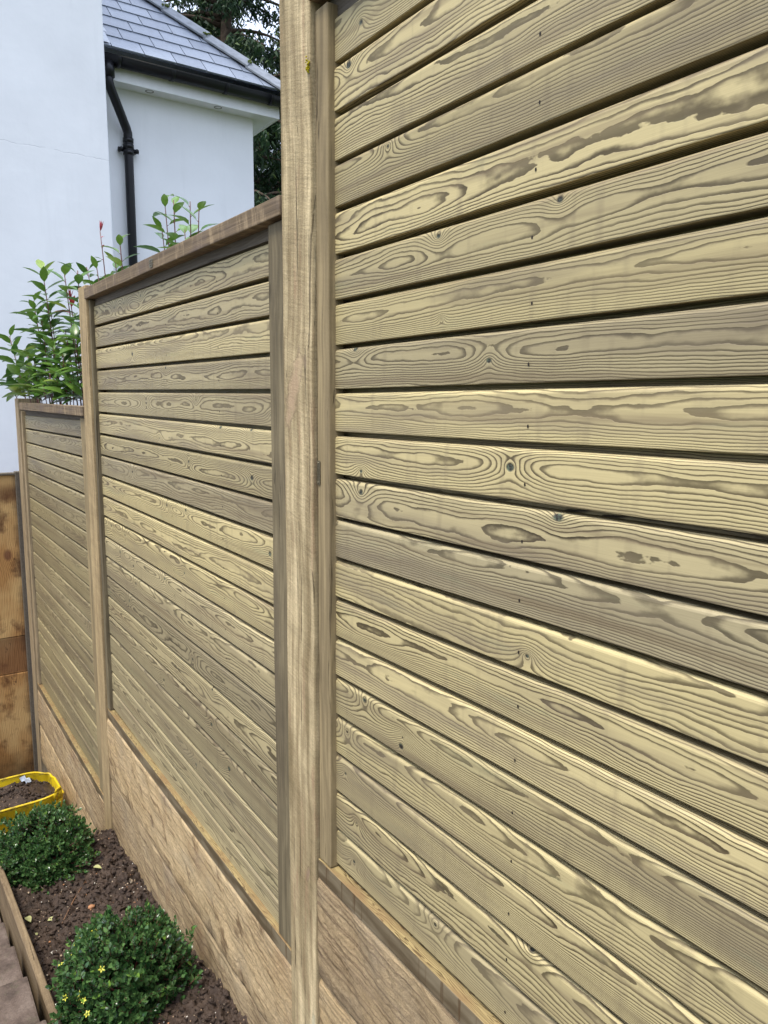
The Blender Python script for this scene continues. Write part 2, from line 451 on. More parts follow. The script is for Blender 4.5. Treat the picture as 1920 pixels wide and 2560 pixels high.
def mat_stained():
    g = G('stained_orange_board'); x, y, z = g.sep(g.obj())
    # the grain runs upright, bends round one knot and carries dark wet bands
    dy = y + .117; dz = z - 1.66
    d = (dy * dy * 1.2 + dz * dz * .55 + 1e-6).sqrt()
    w_ = (g.noise(g.xyz(y * 3, z * 2.2, 1), 1, 2) - .5) * 2.2
    h = (y + w_ * .02) * 95 + (d / -.05).exp() * 3.0 + (g.noise(g.xyz(y * 40, z * 5, 3), 1, 3) - .5) * 2.2
    t = h.fract(); line = g.rng(t, .45, .9, 0, 1, True) * g.rng(t, .93, 1, 1, 0)
    col = g.mix(line * .55, (.44, .235, .080), (.17, .070, .022))
    col = g.mix(g.rng(g.noise(g.xyz(y * 5, z * 3, 5), 1, 3), .42, .62, 0, .75), col, (.60, .40, .17))
    band = g.noise(g.xyz(y * 4.5, z * 3.6, 9), 1, 5, .62)
    col = g.mix(g.rng(band, .53, .63, 0, .85), col, (.10, .038, .014))
    mb_ = g.rng((z - .985).abs(), .11, .13, 1, 0); col = g.mix(mb_ * .65, col, (.13, .050, .022))
    tb = g.rng((z - 2.06 + (g.noise(g.xyz(y * 12, 1, 1), 1, 3) - .5) * .08).abs(), .02, .07, .7, 0); col = g.mix(tb, col, (.12, .05, .02))
    rt = y + (g.noise(g.xyz(0, z * 7, 2), 1, 4, .6) - .5) * .13
    col = g.mix(g.rng(rt, -.075, -.02, 0, .85), col, (.06, .028, .014))
    lowz = z + (g.noise(g.xyz(y * 9, z * 9, 3), 1, 5, .7) - .5) * .35
    col = g.mix(g.rng(lowz, .12, .32, .8, 0), col, (.045, .032, .018))
    col = g.mix(g.rng(d, .018, .034, .85, 0), col, (.16, .065, .03))
    sl = g.noise(g.xyz(y * 20, z * 9, 21), 1, 3, .6)
    col = g.mix(g.rng(sl, .66, .70, 0, .85), col, (.07, .03, .018))
    g.bump(line * .4 + g.noise(g.xyz(y * 150, z * 10, 0), 1, 2), .003, .7)
    return g.out(col, .6, .3)
M_stain = mat_stained()
def mat_bag():
    g = G('yellow_plastic'); o = g.obj()
    n = g.noise(o, 14, 5, .65)
    col = g.mix(g.rng(n, .50, .64, 0, .8), (.66, .47, .012), (.15, .11, .03))
    g.bump(g.noise(o, 9, 3), .012, .7)
    return g.out(col, .42, .45)
M_bag = mat_bag()

# ------------------------------------------------------------------ ground of the bed, path, land
SX = [-60, -4.2, -3.1, -2.6, -2.37, -2.18, -2.05, -1.95, -1.36, -1.13, -.7, -.4, 2.0, 60]
SZ = [-3.42, -3.38, -3.14, -3.03, -2.96, -2.86, -2.735, -2.675, -2.665, -2.64, -2.545, -2.53, -2.50, -2.48]
def soil0(x, y): return float(np.interp(x, SX, SZ)) - .012 * max(0, -y - .03) / .45 * 1.5
def soil(x, y):
    p = Vector((x, y, 0)); z = soil0(x, y)
    z += noise.noise(p * 7) * .018 + noise.noise(p * 23) * .010
    b = noise.turbulence(p * 45, 3, False)
    z += (b - .5) * .024 + max(0, noise.noise(p * 70 + Vector((5, 3, 1)))) * .012 + max(0, noise.noise(p * 34 + Vector((1, 8, 1))) - .1) * .03
    return z
def grid(name, x0, x1, nx, y0, y1, ny, fn, mat, smooth=True):
    vs = []; fs = []
    for j in range(ny + 1):
        for i in range(nx + 1):
            x = x0 + (x1 - x0) * i / nx; y = y0 + (y1 - y0) * j / ny
            vs.append((x, y, fn(x, y)))
    for j in range(ny):
        for i in range(nx):
            a = j * (nx + 1) + i; fs.append((a, a + 1, a + nx + 2, a + nx + 1))
    return link(name, vs, fs, mat, None, (0, 0, 0), smooth)
tag(grid('soil_bed', -3.95, 2.4, 980, -.483, .10, 95, soil, M_soil), kind='structure')
M_land = mat_simple('far_ground', (.055, .075, .03), .95, .1, 3, (.6, 1.3), .02)
tag(grid('ground', -120, 120, 60, -120, 120, 60, lambda x, y: -3.75 + .05 * noise.noise(Vector((x, y, 0)) * .2), M_land), kind='structure')
tag(grid('garden_ground', -4.3, 3.0, 60, .10, 3.5, 30, lambda x, y: soil0(x, 0) + .02 * noise.noise(Vector((x * 3, y * 3, 0))), M_soil), kind='structure')

# the stepped path: treads of weathered slabs, one step up towards the viewer
pm = MB()
tre = [(-5.0, -1.86, -2.86), (-1.86, -1.56, -2.765), (-1.56, -1.285, -2.685), (-1.285, -1.00, -2.60), (-1.00, -.70, -2.515), (-.70, 2.6, -2.44)]
rng = random.Random(4)
def slab(mb, x0, x1, y0, y1, z0, z1, s):
    bm = box_bm(x0, x1, y0, y1, z0, z1, .008, 2, 0, 12, .006, 1, s)
    idx = {v: i for i, v in enumerate(bm.verts)}
    mb.add([v.co.copy() for v in bm.verts], [[idx[v] for v in f.verts] for f in bm.faces]); bm.free()
for i, (a, b, z) in enumerate(tre):
    y = -.514 - rng.uniform(0, .006)
    while y > -2.4:
        wd = rng.uniform(.42, .55)
        slab(pm, a - .02, b + .0, y - wd, y - .004, z - .13, z - rng.uniform(0, .004), i * 3.1 + y)
        y -= wd + .006
po = pm.build('stone_steps', M_pave); tag(po, kind='structure')
tag(grid('path_ground', -5.0, 3.0, 40, -6.0, -.52, 30, lambda x, y: float(np.interp(x, [-5, -1.9, -.7, 3], [-3.05, -3.0, -2.6, -2.55])), M_soil), kind='structure')

# timber edging board of the bed (follows the steps down)
def edging():
    xs = [-3.95, -2.3, -1.6, -.8, 0, 2.2]; zt = [-3.05, -2.70, -2.578, -2.548, -2.53, -2.50]; yo = [-.520, -.514, -.511, -.491, -.485, -.48]
    vs = []; fs = []
    N = 120
    for i in range(N + 1):
        x = xs[0] + (xs[-1] - xs[0]) * i / N
        t = np.interp(x, xs, zt) + noise.noise(Vector((x * 8, 0, 0))) * .003; y = np.interp(x, xs, yo) + noise.noise(Vector((x * 3, 9, 0))) * .002
        w_ = .024; c = .003
        prof = [(y, t - .30), (y, t - c), (y + c, t), (y + w_ - c, t), (y + w_, t - c), (y + w_, t - .30)]
        vs += [(x, a, b) for a, b in prof]
    for i in range(N):
        for j in range(6):
            j2 = (j + 1) % 6; fs.append((i * 6 + j, i * 6 + j2, (i + 1) * 6 + j2, (i + 1) * 6 + j))
    fs += [tuple(range(6)), tuple(N * 6 + 5 - j for j in range(6))]
    return link('edging_board', vs, fs, M_edge, None, (-.8, -.5, -2.8))
tag(edging(), 'thin brown timber edging board between the soil bed and the stone steps', 'edging board')

# ------------------------------------------------------------------ fence panels
ZT = {
 'R': ([0.0096, -0.0805, -0.1718, -0.2609, -0.3497, -0.4396, -0.5273, -0.617, -0.7056, -0.7934, -0.8823, -0.971, -1.0588, -1.1457, -1.2346, -1.322, -1.4122, -1.5009, -1.5909, -1.682],
       [-0.0026, -0.0004, 0.0017, 0.0037, 0.0055, 0.0071, 0.0087, 0.0101, 0.0113, 0.0124, 0.0134, 0.0142, 0.0149, 0.0155, 0.0159, 0.0162, 0.0163, 0.0163, 0.0162, 0.0159], 0.0, 1.72),
 'M': ([-0.352, -0.438, -0.5261, -0.6133, -0.7008, -0.7891, -0.8774, -0.9648, -1.0501, -1.1384, -1.2264, -1.3136, -1.3999, -1.4865, -1.5733, -1.6619, -1.746, -1.8335, -1.918, -2.0026],
       [-0.0046, -0.0039, -0.0034, -0.0031, -0.0031, -0.0032, -0.0035, -0.004, -0.0048, -0.0057, -0.0068, -0.0082, -0.0097, -0.0115, -0.0134, -0.0156, -0.0179, -0.0205, -0.0232, -0.0262], -1.93, -.255),
 'L': ([-0.8375, -0.9225, -1.007, -1.092, -1.1772, -1.2629, -1.3473, -1.4345, -1.5215, -1.6045, -1.6904, -1.7769, -1.8637, -1.9509, -2.0362, -2.1207, -2.2113, -2.2958, -2.3872, -2.4775],
       [0.0088, 0.0074, 0.0061, 0.0048, 0.0035, 0.0023, 0.0011, -0.0, -0.0011, -0.0022, -0.0032, -0.0041, -0.005, -0.0059, -0.0067, -0.0075, -0.0082, -0.0089, -0.0095, -0.0101], -3.77, -2.20)}
# knots seen on the near panel: board -> [(x, height within the board from its centre, size)]
KN = {'R': {0: [(.093, -.012, .012)], 1: [(.052, .018, .010)], 3: [(.185, .020, .007)], 5: [(.335, .020, .008), (.60, .022, .009)], 6: [(.345, -.028, .002)],
            7: [(.075, .030, .010), (.465, -.012, .008)], 9: [(.52, .002, .011), (.10, -.035, .007)], 10: [(.098, .012, .013), (.62, .026, .012)],
            12: [(.57, -.020, .006)], 15: [(.115, .020, .010), (.245, -.030, .009), (.25, -.01, .006)], 16: [(.045, .015, .007)],
            17: [(.040, .005, .008)], 18: [(.085, .0, .006), (.60, .034, .011)], 19: [(.075, -.005, .008), (.36, .02, .010)]},
      'M': {0: [(-1.63, .0, .009), (-1.50, .004, .009), (-1.30, .01, .008)], 2: [(-1.42, -.006, .013)], 4: [(-1.28, -.004, .011), (-.80, .012, .008), (-.30, -.02, .010)],
            5: [(-.62, .028, .009), (-.42, .030, .009), (-1.15, -.03, .007)], 6: [(-.88, .002, .009), (-.42, -.005, .014)], 7: [(-1.48, .004, .009)],
            8: [(-1.10, .012, .012), (-.92, .02, .010), (-.32, -.01, .014)], 10: [(-1.82, .012, .011), (-1.62, .004, .010), (-.95, -.01, .010)],
            11: [(-1.70, .01, .012), (-1.52, -.012, .012), (-1.15, .018, .012)], 12: [(-1.5, .01, .009)], 13: [(-1.6, .006, .010), (-.9, -.018, .009)],
            15: [(-1.2, -.01, .012), (-.75, .0, .012)], 16: [(-.62, .0, .013)], 17: [(-.9, -.02, .010)]}, 'L': {}}
def make_boards(key, parent, org):
    z0s, sl, x0, x1 = ZT[key]
    rg = random.Random({'R': 11, 'M': 23, 'L': 37}[key])
    V = []; F = []; MI = []; A = {k: [] for k in ('gu', 'kna', 'knb', 'knc', 'bp', 'bc')}
    # profile: (z from the board's top, depth y)
    n = 26
    for k in range(20):
        zt = z0s[k]; nxt = z0s[k + 1] if k < 19 else zt - .088
        nsl = sl[k + 1] if k < 19 else sl[k]
        H = zt - nxt
        gap = .0094 + rg.uniform(-.0012, .0014)
        bow = rg.uniform(-.0006, .0006); yo = rg.uniform(-.0006, .0006)
        d = .036
        prof = [(.016, d), (-.0014, d), (.0000, .0066), (-.0010, .0036), (-.0044, .0008), (-.0072, 0), (-.030, 0), (-.055, 0),
                (-(H - gap - .0018), 0), (-(H - gap - .0005), .0004), (-(H - gap), .0018), (-(H - gap) + .0006, d + .001), (-(H - gap) + .02, d + .008), (.0, d + .008)]
        arc = [0]
        for a, b in zip(prof, prof[1:]): arc.append(arc[-1] + math.hypot(b[0] - a[0], b[1] - a[1]))
        m = arc[6]
        seed = rg.uniform(0, 60); kn = [(x - x0, v, s * 1.0) for x, v, s in KN[key].get(k, [])]
        if key == 'L' or (key == 'M' and k not in KN['M']):
            kn = [(rg.uniform(0, 1.6), rg.uniform(-.03, .03), rg.uniform(.005, .010)) for _ in range(rg.choice([0, 1, 1, 2]))]
        while len(kn) < 3: kn.append((-50, 0, .005))
        tone = rg.uniform(.80, 1.08); warm = .30 + .7 * rg.random(); contr = rg.uniform(.82, 1.12)
        if key == 'L': tone *= .74; contr *= .62; warm *= .6
        if key == 'M' and k == 7: tone = .84; warm = .1; contr = .8
        if key == 'R' and k == 11: tone = .88; warm = .15; contr = .9
        if key == 'R' and k == 12: warm = 1.1; tone = 1.0
        if key == 'R' and k in (4, 8, 9): warm = .9; tone = 1.05
        if key == 'M' and k in (8, 9): warm = 1.1; tone = 1.08
        if key == 'M' and k >= 12: tone *= .84; warm *= .5; contr *= .9
        v0 = rg.uniform(-.010, .030); K = rg.uniform(4.8, 8.8)
        if key == 'R' and k in (4, 12): K = 3.6
        if key == 'L': K *= .8
        base = len(V); P = len(prof)
        for i in range(n + 1):
            s = i / n; x = x0 - .035 + (x1 - x0 + .07) * s
            zz = zt + sl[k] * (x - x0); dz2 = (nsl - sl[k]) * (x - x0)
            bw = bow * math.sin(math.pi * s) + .0005 * noise.noise(Vector((x * 4, k, 3)))
            for j, (pz, py) in enumerate(prof):
                f = min(1, max(0, -pz / H))
                V.append((x, py + yo + bw, zz + pz + dz2 * f))
                A['gu'].append((x - x0, -(arc[j] - m) - .004 + .006, 0))
                for q, kk in zip(kn, ('kna', 'knb', 'knc')): A[kk].append(q)
                A['bp'].append((v0, K, seed)); A['bc'].append((tone, warm, contr))
        for i in range(n):
            for j in range(P - 1):
                a = base + i * P + j; F.append((a, a + 1, a + P + 1, a + P)); MI.append(0)
        F.append(tuple(base + j for j in range(P))[::-1]); MI.append(0)
        F.append(tuple(base + n * P + j for j in range(P))); MI.append(0)
        # nail heads, a column at each batten position
        for nx in {'R': (.552, 1.12), 'M': (-1.62, -1.05, -.62), 'L': (-3.2, -2.75)}[key]:
            cx = nx + rg.uniform(-.003, .003); cz = zt + sl[k] * (nx - x0) - .052 + rg.uniform(-.004, .004); r = .0019
            b2 = len(V)
            for t in range(8):
                V.append((cx + r * math.cos(t * .785), -.0006 + yo, cz + 1.5 * r * math.sin(t * .785)))
                for kk in A: A[kk].append((0, 0, 0))
            F.append(tuple(b2 + t for t in range(8))); MI.append(1)
    o = link('boards', V, F, [M_board, M_nail], parent, org, False, A, MI)
    return o

def panel(key, label, xl0, xl1, xr0, xr1, captop, railtop, railbot, mats, xcap0, xcap1, rail0, rail1):
    org = Vector(((xl0 + xr1) / 2, 0, railbot[0]))
    e = empty('fence_panel', org); tag(e, label, 'fence panel', 'boarded fence panels between the posts')
    make_boards(key, e, org)
    x0 = ZT[key][2]; zt0 = ZT[key][0][0]
    bs = railtop
    mL, mR = mats
    # stiles proud of the boards
    def stile(a, b, m, seed):
        zb = np.interp((a + b) / 2, [xl0, xr1], bs)
        return bar('batten', m, e, org, a, b, -.016, .022, zb + .0015, zt0 + .024, bev=.004, seg=3, cuts=30, wob=.0012, axis=2, seed=seed)
    stile(xl0, xl1, mL, 3.3 + x0); stile(xr0, xr1, mR, 7.7 + x0)
    # narrow upper board below the capping rail, then the rail itself
    sb = bar('upper_strip', M_strip, e, org, xl0 + .004, xr1 - .004, .0065, .026, zt0 + .0005, zt0 + .040, bev=.002, seg=2, cuts=20, wob=.0008, axis=0, seed=x0)
    bar('top_rail', M_cap, e, org, xcap0, xcap1, -.030, .030, captop[0] - .042, captop[0], bev=.0025, seg=2, cuts=40, wob=.0016, axis=0, seed=x0 + 5)
    bm = box_bm(rail0, rail1, -.019, .022, railbot[0], railtop[0], .002, 2, 0, 30, .001, 0, x0 + 2)
    for v in bm.verts:
        v.co.z += (railtop[1] - railtop[0]) * (v.co.x - rail0) / (rail1 - rail0)
    bm_link(bm, 'bottom_rail', M_ledge, e, org)
    return e, org
eR, oR = panel('R', 'nearest and largest fence panel of planed horizontal boards at the right', -.0490, 0.0, 1.72, 1.775, (.092,), (-1.772, -1.745), (-1.817,), (M_batt, M_batt), -.0515, 1.775, -.0515, 1.775)
eM, oM = panel('M', 'middle fence panel between two posts with a brown top rail', -1.9735, -1.93, -.273, -.1905, (-.282,), (-2.094, -2.108), (-2.137,), (M_battd, M_battd), -1.955, -.1865, -1.9735, -.1865)
eL, oL = panel('L', 'farthest and lowest fence panel with dull greyed boards beside the shrub', -3.79, -3.735, -2.20, -2.103, (-.760,), (-2.570, -2.585), (-2.612,), (M_post3, M_batt), -3.72, -2.085, -3.79, -2.103)

# small maker's plates (screwed metal, embossed lines too small to read)
def plate(parent, org, cx, cz, w_, h_, y):
    o = Vector(org); bm = bmesh.new(); pts = []
    c = min(w_, h_) * .28
    for sx, sz in ((1, 1), (-1, 1), (-1, -1), (1, -1)):
        for k in range(4):
            a = {(1, 1): 0, (-1, 1): 90, (-1, -1): 180, (1, -1): 270}[(sx, sz)] + k * 30
            pts.append((cx + sx * (w_ / 2 - c) + c * math.cos(R_(a)), cz + sz * (h_ / 2 - c) + c * math.sin(R_(a))))
    f = bm.faces.new([bm.verts.new((a, y, b)) for a, b in pts])
    r = bmesh.ops.extrude_face_region(bm, geom=[f])
    for v in [q for q in r['geom'] if isinstance(q, bmesh.types.BMVert)]: v.co.y -= .0016
    vert = h_ > w_
    L = max(w_, h_)
    for row in (-.24, 0, .24):      # raised lettering rows
        nl = 9; rr = random.Random(int(row * 100) + 50)
        for i in range(nl):
            t = (i - (nl - 1) / 2) / nl * L * .62; s = row * min(w_, h_) * 1.1
            px, pz = (s, t) if vert else (t, s)
            hw = L * .020 * rr.uniform(.6, 1.1); hh = min(w_, h_) * .085
            if not vert: hw, hh = hw, hh
            else: hw, hh = hh, hw
            bmesh.ops.create_cube(bm, size=1, matrix=Matrix.Translation((cx + px, y - .0018, cz + pz)) @ Matrix.Diagonal((hw * 2, .0012, hh * 1.6, 1)))
    for sg in (-1, 1):
        px, pz = (0, sg * L * .40) if vert else (sg * L * .40, 0)
        bmesh.ops.create_icosphere(bm, subdivisions=2, radius=.0022, matrix=Matrix.Translation((cx + px, y - .0016, cz + pz)))
    return bm_link(bm, 'metal_plate', M_metal, parent, org)
plate(eR, oR, -.0425, -.873, .014, .052, -.0160)
plate(eM, oM, -1.072, -.303, .036, .026, -.0305)

# ------------------------------------------------------------------ posts
def post(label, x0, x1, zb, zt, mat, lean, seed, bev=.004):
    org = ((x0 + x1) / 2, .03, zb)
    o = bm_link(box_bm(x0, x1, -.026, .095, zb, zt, bev, 2, lean, 60, .0016, 2, seed), 'fence_post', mat, None, org)
    return tag(o, label, 'fence post', 'square timber fence posts')
p1 = post('tallest rough sawn fence post running the full height of the picture', -.184, -.0535, -3.2, .16, M_post, 0, 1.0)
p2 = post('pale fence post between the middle panel and the greyed far panel', -2.1015, -1.976, -3.3, -.268, M_post2, .030, 4.0)
p3 = post('farthest fence post standing where the orange stained boards meet the fence', -3.925, -3.800, -3.7, -.735, M_post3, .03, 9.0)
# knot patches on the big post
# ------------------------------------------------------------------ gravel boards below the panels
def sleeper(label, x0, x1, z0, z1, y, mat, seed, dz=0.0):
    nx = int((x1 - x0) / .009); nz = 26; vs = []; fs = []
    for j in range(nz + 1):
        for i in range(nx + 1):
            x = x0 + (x1 - x0) * i / nx; t = j / nz
            ez = 0
            zz = z0 + (z1 - z0) * t + dz * (x - x0)
            e = min(t, 1 - t) * (z1 - z0)
            if j == 0 or j == nz: ez = noise.noise(Vector((x * 14, seed, j))) * .0022
            dg = x * .9 + zz * .55
            d = noise.noise(Vector((dg * 13, zz * 6, seed))) * .0055 + noise.noise(Vector((dg * 50, zz * 12, seed))) * .0026 + noise.noise(Vector((x * 120, zz * 90, seed))) * .0012
            rnd = .006 * math.exp(-e / .004)
            vs.append((x, y + rnd - d * (1 - .7 * math.exp(-e / .01)), zz + ez))
    N = nx + 1
    for j in range(nz):
        for i in range(nx): a = j * N + i; fs.append((a, a + 1, a + N + 1, a + N))
    b = len(vs)
    vs += [(x0, y + .05, z0), (x1, y + .05, z0 + dz * (x1 - x0)), (x1, y + .05, z1 + dz * (x1 - x0)), (x0, y + .05, z1)]
    top = [nz * N + i for i in range(N)]; bot = [i for i in range(N)]
    fs.append(tuple(top + [b + 2, b + 3])); fs.append(tuple(bot[::-1] + [b, b + 1]))
    fs.append(tuple([j * N for j in range(nz + 1)][::-1] + [b + 3, b][::1])); fs.append(tuple([j * N + nx for j in range(nz + 1)] + [b + 2, b + 1]))
    fs.append((b + 1, b, b + 3, b + 2))
    o = link('gravel_board', vs, fs, mat, None, ((x0 + x1) / 2, y, z0), False)
    return tag(o, label, 'gravel board', 'rough sawn gravel boards under the fence panels')
sleeper('pinkish upper gravel board right under the nearest panel', -.0525, 1.775, -2.082, -1.8185, -.0195, M_sleep2, 1.3, .006)
sleeper('lower gravel board in the bottom corner, right of the tall post', -.0525, 1.775, -2.352, -2.086, -.0165, M_sleep, 2.7, .006)
sleeper('lowest gravel board of the nearest bay, resting on the soil', -.0525, 1.775, -2.62, -2.356, -.0150, M_sleep, 3.7, .006)
sleeper('upper gravel board with deep saw marks under the middle panel', -1.975, -.185, -2.428, -2.1385, -.0205, M_sleep, 5.1, -.006)
sleeper('lower gravel board touching the soil under the middle panel', -1.975, -.185, -2.74, -2.432, -.0170, M_sleep2, 6.6, -.006)
sleeper('pale upper gravel board under the far greyed panel', -3.79, -2.103, -2.858, -2.6135, -.0205, M_sleep2, 8.2, .003)
sleeper('lower gravel board under the far panel, behind the yellow bag', -3.79, -2.103, -3.12, -2.862, -.0170, M_sleep, 9.4, .003)

# ------------------------------------------------------------------ return fence of stained orange boards
rf = empty('stained_board_fence', (-3.95, 0, -3.4)); tag(rf, 'orange brown water stained board fence at the left edge behind the yellow bag', 'fence')
ro = (-3.95, 0, -3.4)
for z0, z1, off in ((-3.7, -2.542, 0.0), (-2.538, -2.292, -.006), (-2.288, -1.222, 0.0)):
    bm_link(box_bm(-3.99, -3.95 + off, -1.9, -.034, z0, z1, .004, 2, 0, 24, .003, 1, z0), 'board', M_stain, rf, ro)
bm_link(box_bm(-4.0, -3.935, -1.9, -.024, -1.220, -1.206, .003, 2, 0, 12, .002, 1, 4), 'coping', M_strip, rf, ro)
bm_link(box_bm(-3.985, -3.918, -.046, .03, -3.7, -1.2, .002, 2), 'dark_gap_filler', M_strip, rf, ro)  # dark strip added to close the gap; its tone stands in for shade

# ------------------------------------------------------------------ house
HO = Vector((-4.6, .8, -3.5))
hs = empty('white_house', HO); tag(hs, 'white rendered house with a grey slate roof beyond the fence', 'house')
def hbox(name, mat, *a, **k): return bm_link(box_bm(*a, **k), name, mat, hs, HO)
hbox('projecting_wall', M_wall, -9.0, -4.6, -5.0, .815, -3.6, 5.5, bev=.008, seg=2)
hbox('recessed_wall', M_wall, -8.5, -4.945, .8, 2.125, -3.6, 1.70, bev=.006, seg=2)
# soffit and fascia boards
hbox('soffit', M_white, -8.8, -4.803, .817, 2.285, 1.6315, 1.645, bev=0)
hbox('fascia', M_white, -4.824, -4.800, .817, 2.305, 1.625, 1.815, bev=.002)
hbox('fascia', M_white, -8.8, -4.826, 2.283, 2.305, 1.625, 1.815, bev=.002)
# recessed soffit spots
for (x, y) in ((-4.868, 1.218), (-4.868, 1.78), (-5.4, 2.215)):
    s = MB(); n = 20
    for r0, r1, z0, z1 in ((.034, .026, 1.6300, 1.6285), (.026, .024, 1.6285, 1.6325)):
        vs = [(x + r0 * math.cos(2 * math.pi * i / n), y + r0 * math.sin(2 * math.pi * i / n), z0) for i in range(n)] + [(x + r1 * math.cos(2 * math.pi * i / n), y + r1 * math.sin(2 * math.pi * i / n), z1) for i in range(n)]
        s.add(vs, [(i, (i + 1) % n, n + (i + 1) % n, n + i) for i in range(n)])
    r = s.build('soffit_light', mat_simple('spot_ring', (.18, .17, .15), .4, .5) if 'spot_ring' not in bpy.data.materials else bpy.data.materials['spot_ring'], hs, HO)
    s = MB(); s.add([(x + .0255 * math.cos(2 * math.pi * i / n), y + .0255 * math.sin(2 * math.pi * i / n), 1.6293) for i in range(n)], [tuple(range(n))[::-1]])
    s.build('lens', M_black, r, (0, 0, 0))
# gutter: half round channel along the eave and round the corner
def gutter():
    s = MB(); n = 10; r = .056; xc = -4.742; zc = 1.758
    def prof(rr): return [(xc + rr * math.cos(math.pi + math.pi * i / n), zc + rr * math.sin(math.pi + math.pi * i / n)) for i in range(n + 1)]
    po_, pi_ = prof(r), prof(r - .004)
    pr = [(xc - r - .003, zc + .006)] + po_ + [(xc + r + .003, zc + .006)] + pi_[::-1]
    N = len(pr); ys = [.817, 2.40]
    vs = [(a, y, b) for y in ys for a, b in pr]
    fs = [(j, (j + 1) % N, N + (j + 1) % N, N + j) for j in range(N)] + [tuple(range(N))[::-1], tuple(N + j for j in range(N))]
    s.add(vs, fs)
    for yb in (.93, 1.34, 1.78, 2.18):     # union clips
        vs = [(xc + (r + q) * math.cos(math.pi + math.pi * i / n), y, zc + (r + q) * math.sin(math.pi + math.pi * i / n)) for y, q in ((yb, .001), (yb, .006), (yb + .03, .006), (yb + .03, .001)) for i in range(n + 1)]
        fs = [(k * (n + 1) + i, k * (n + 1) + i + 1, (k + 1) * (n + 1) + i + 1, (k + 1) * (n + 1) + i) for k in range(3) for i in range(n)]
        s.add(vs, fs)
    return s.build('gutter', M_black, hs, HO, True)
gutter()
hbox('gutter', M_black, -8.8, -4.69, 2.31, 2.41, 1.70, 1.765, bev=.02, seg=3)
# the rain pipe: outlet, swan neck, collar, straight pipe
dp = MB()
dp.tube([(-4.742, .875, 1.72), (-4.742, .875, 1.62)], .045, 14)
dp.tube([(-4.742, .875, 1.66), (-4.742, .875, 1.585), (-4.752, .888, 1.55), (-4.885, 1.03, 1.335), (-4.895, 1.045, 1.30), (-4.895, 1.045, 1.24), (-4.895, 1.045, -3.4)], .034, 16)
dpo = dp.build('drainpipe', M_black, hs, HO, True)
for za in (1.245, 1.20, 1.155, -.9):
    c = MB(); c.tube([(-4.895, 1.045, za + .016), (-4.895, 1.045, za - .016)], .041, 16)
    c.build('collar', M_black, dpo, HO, True)
for s_ in (-1, 1):
    c = MB(); c.tube([(-4.90, 1.045 + s_ * .035, 1.175), (-4.90, 1.045 + s_ * .078, 1.175)], .016, 10); c.tube([(-4.935, 1.045 + s_ * .06, 1.175), (-4.875, 1.045 + s_ * .06, 1.175)], .014, 10)
    c.build('bracket', M_black, dpo, HO, True)
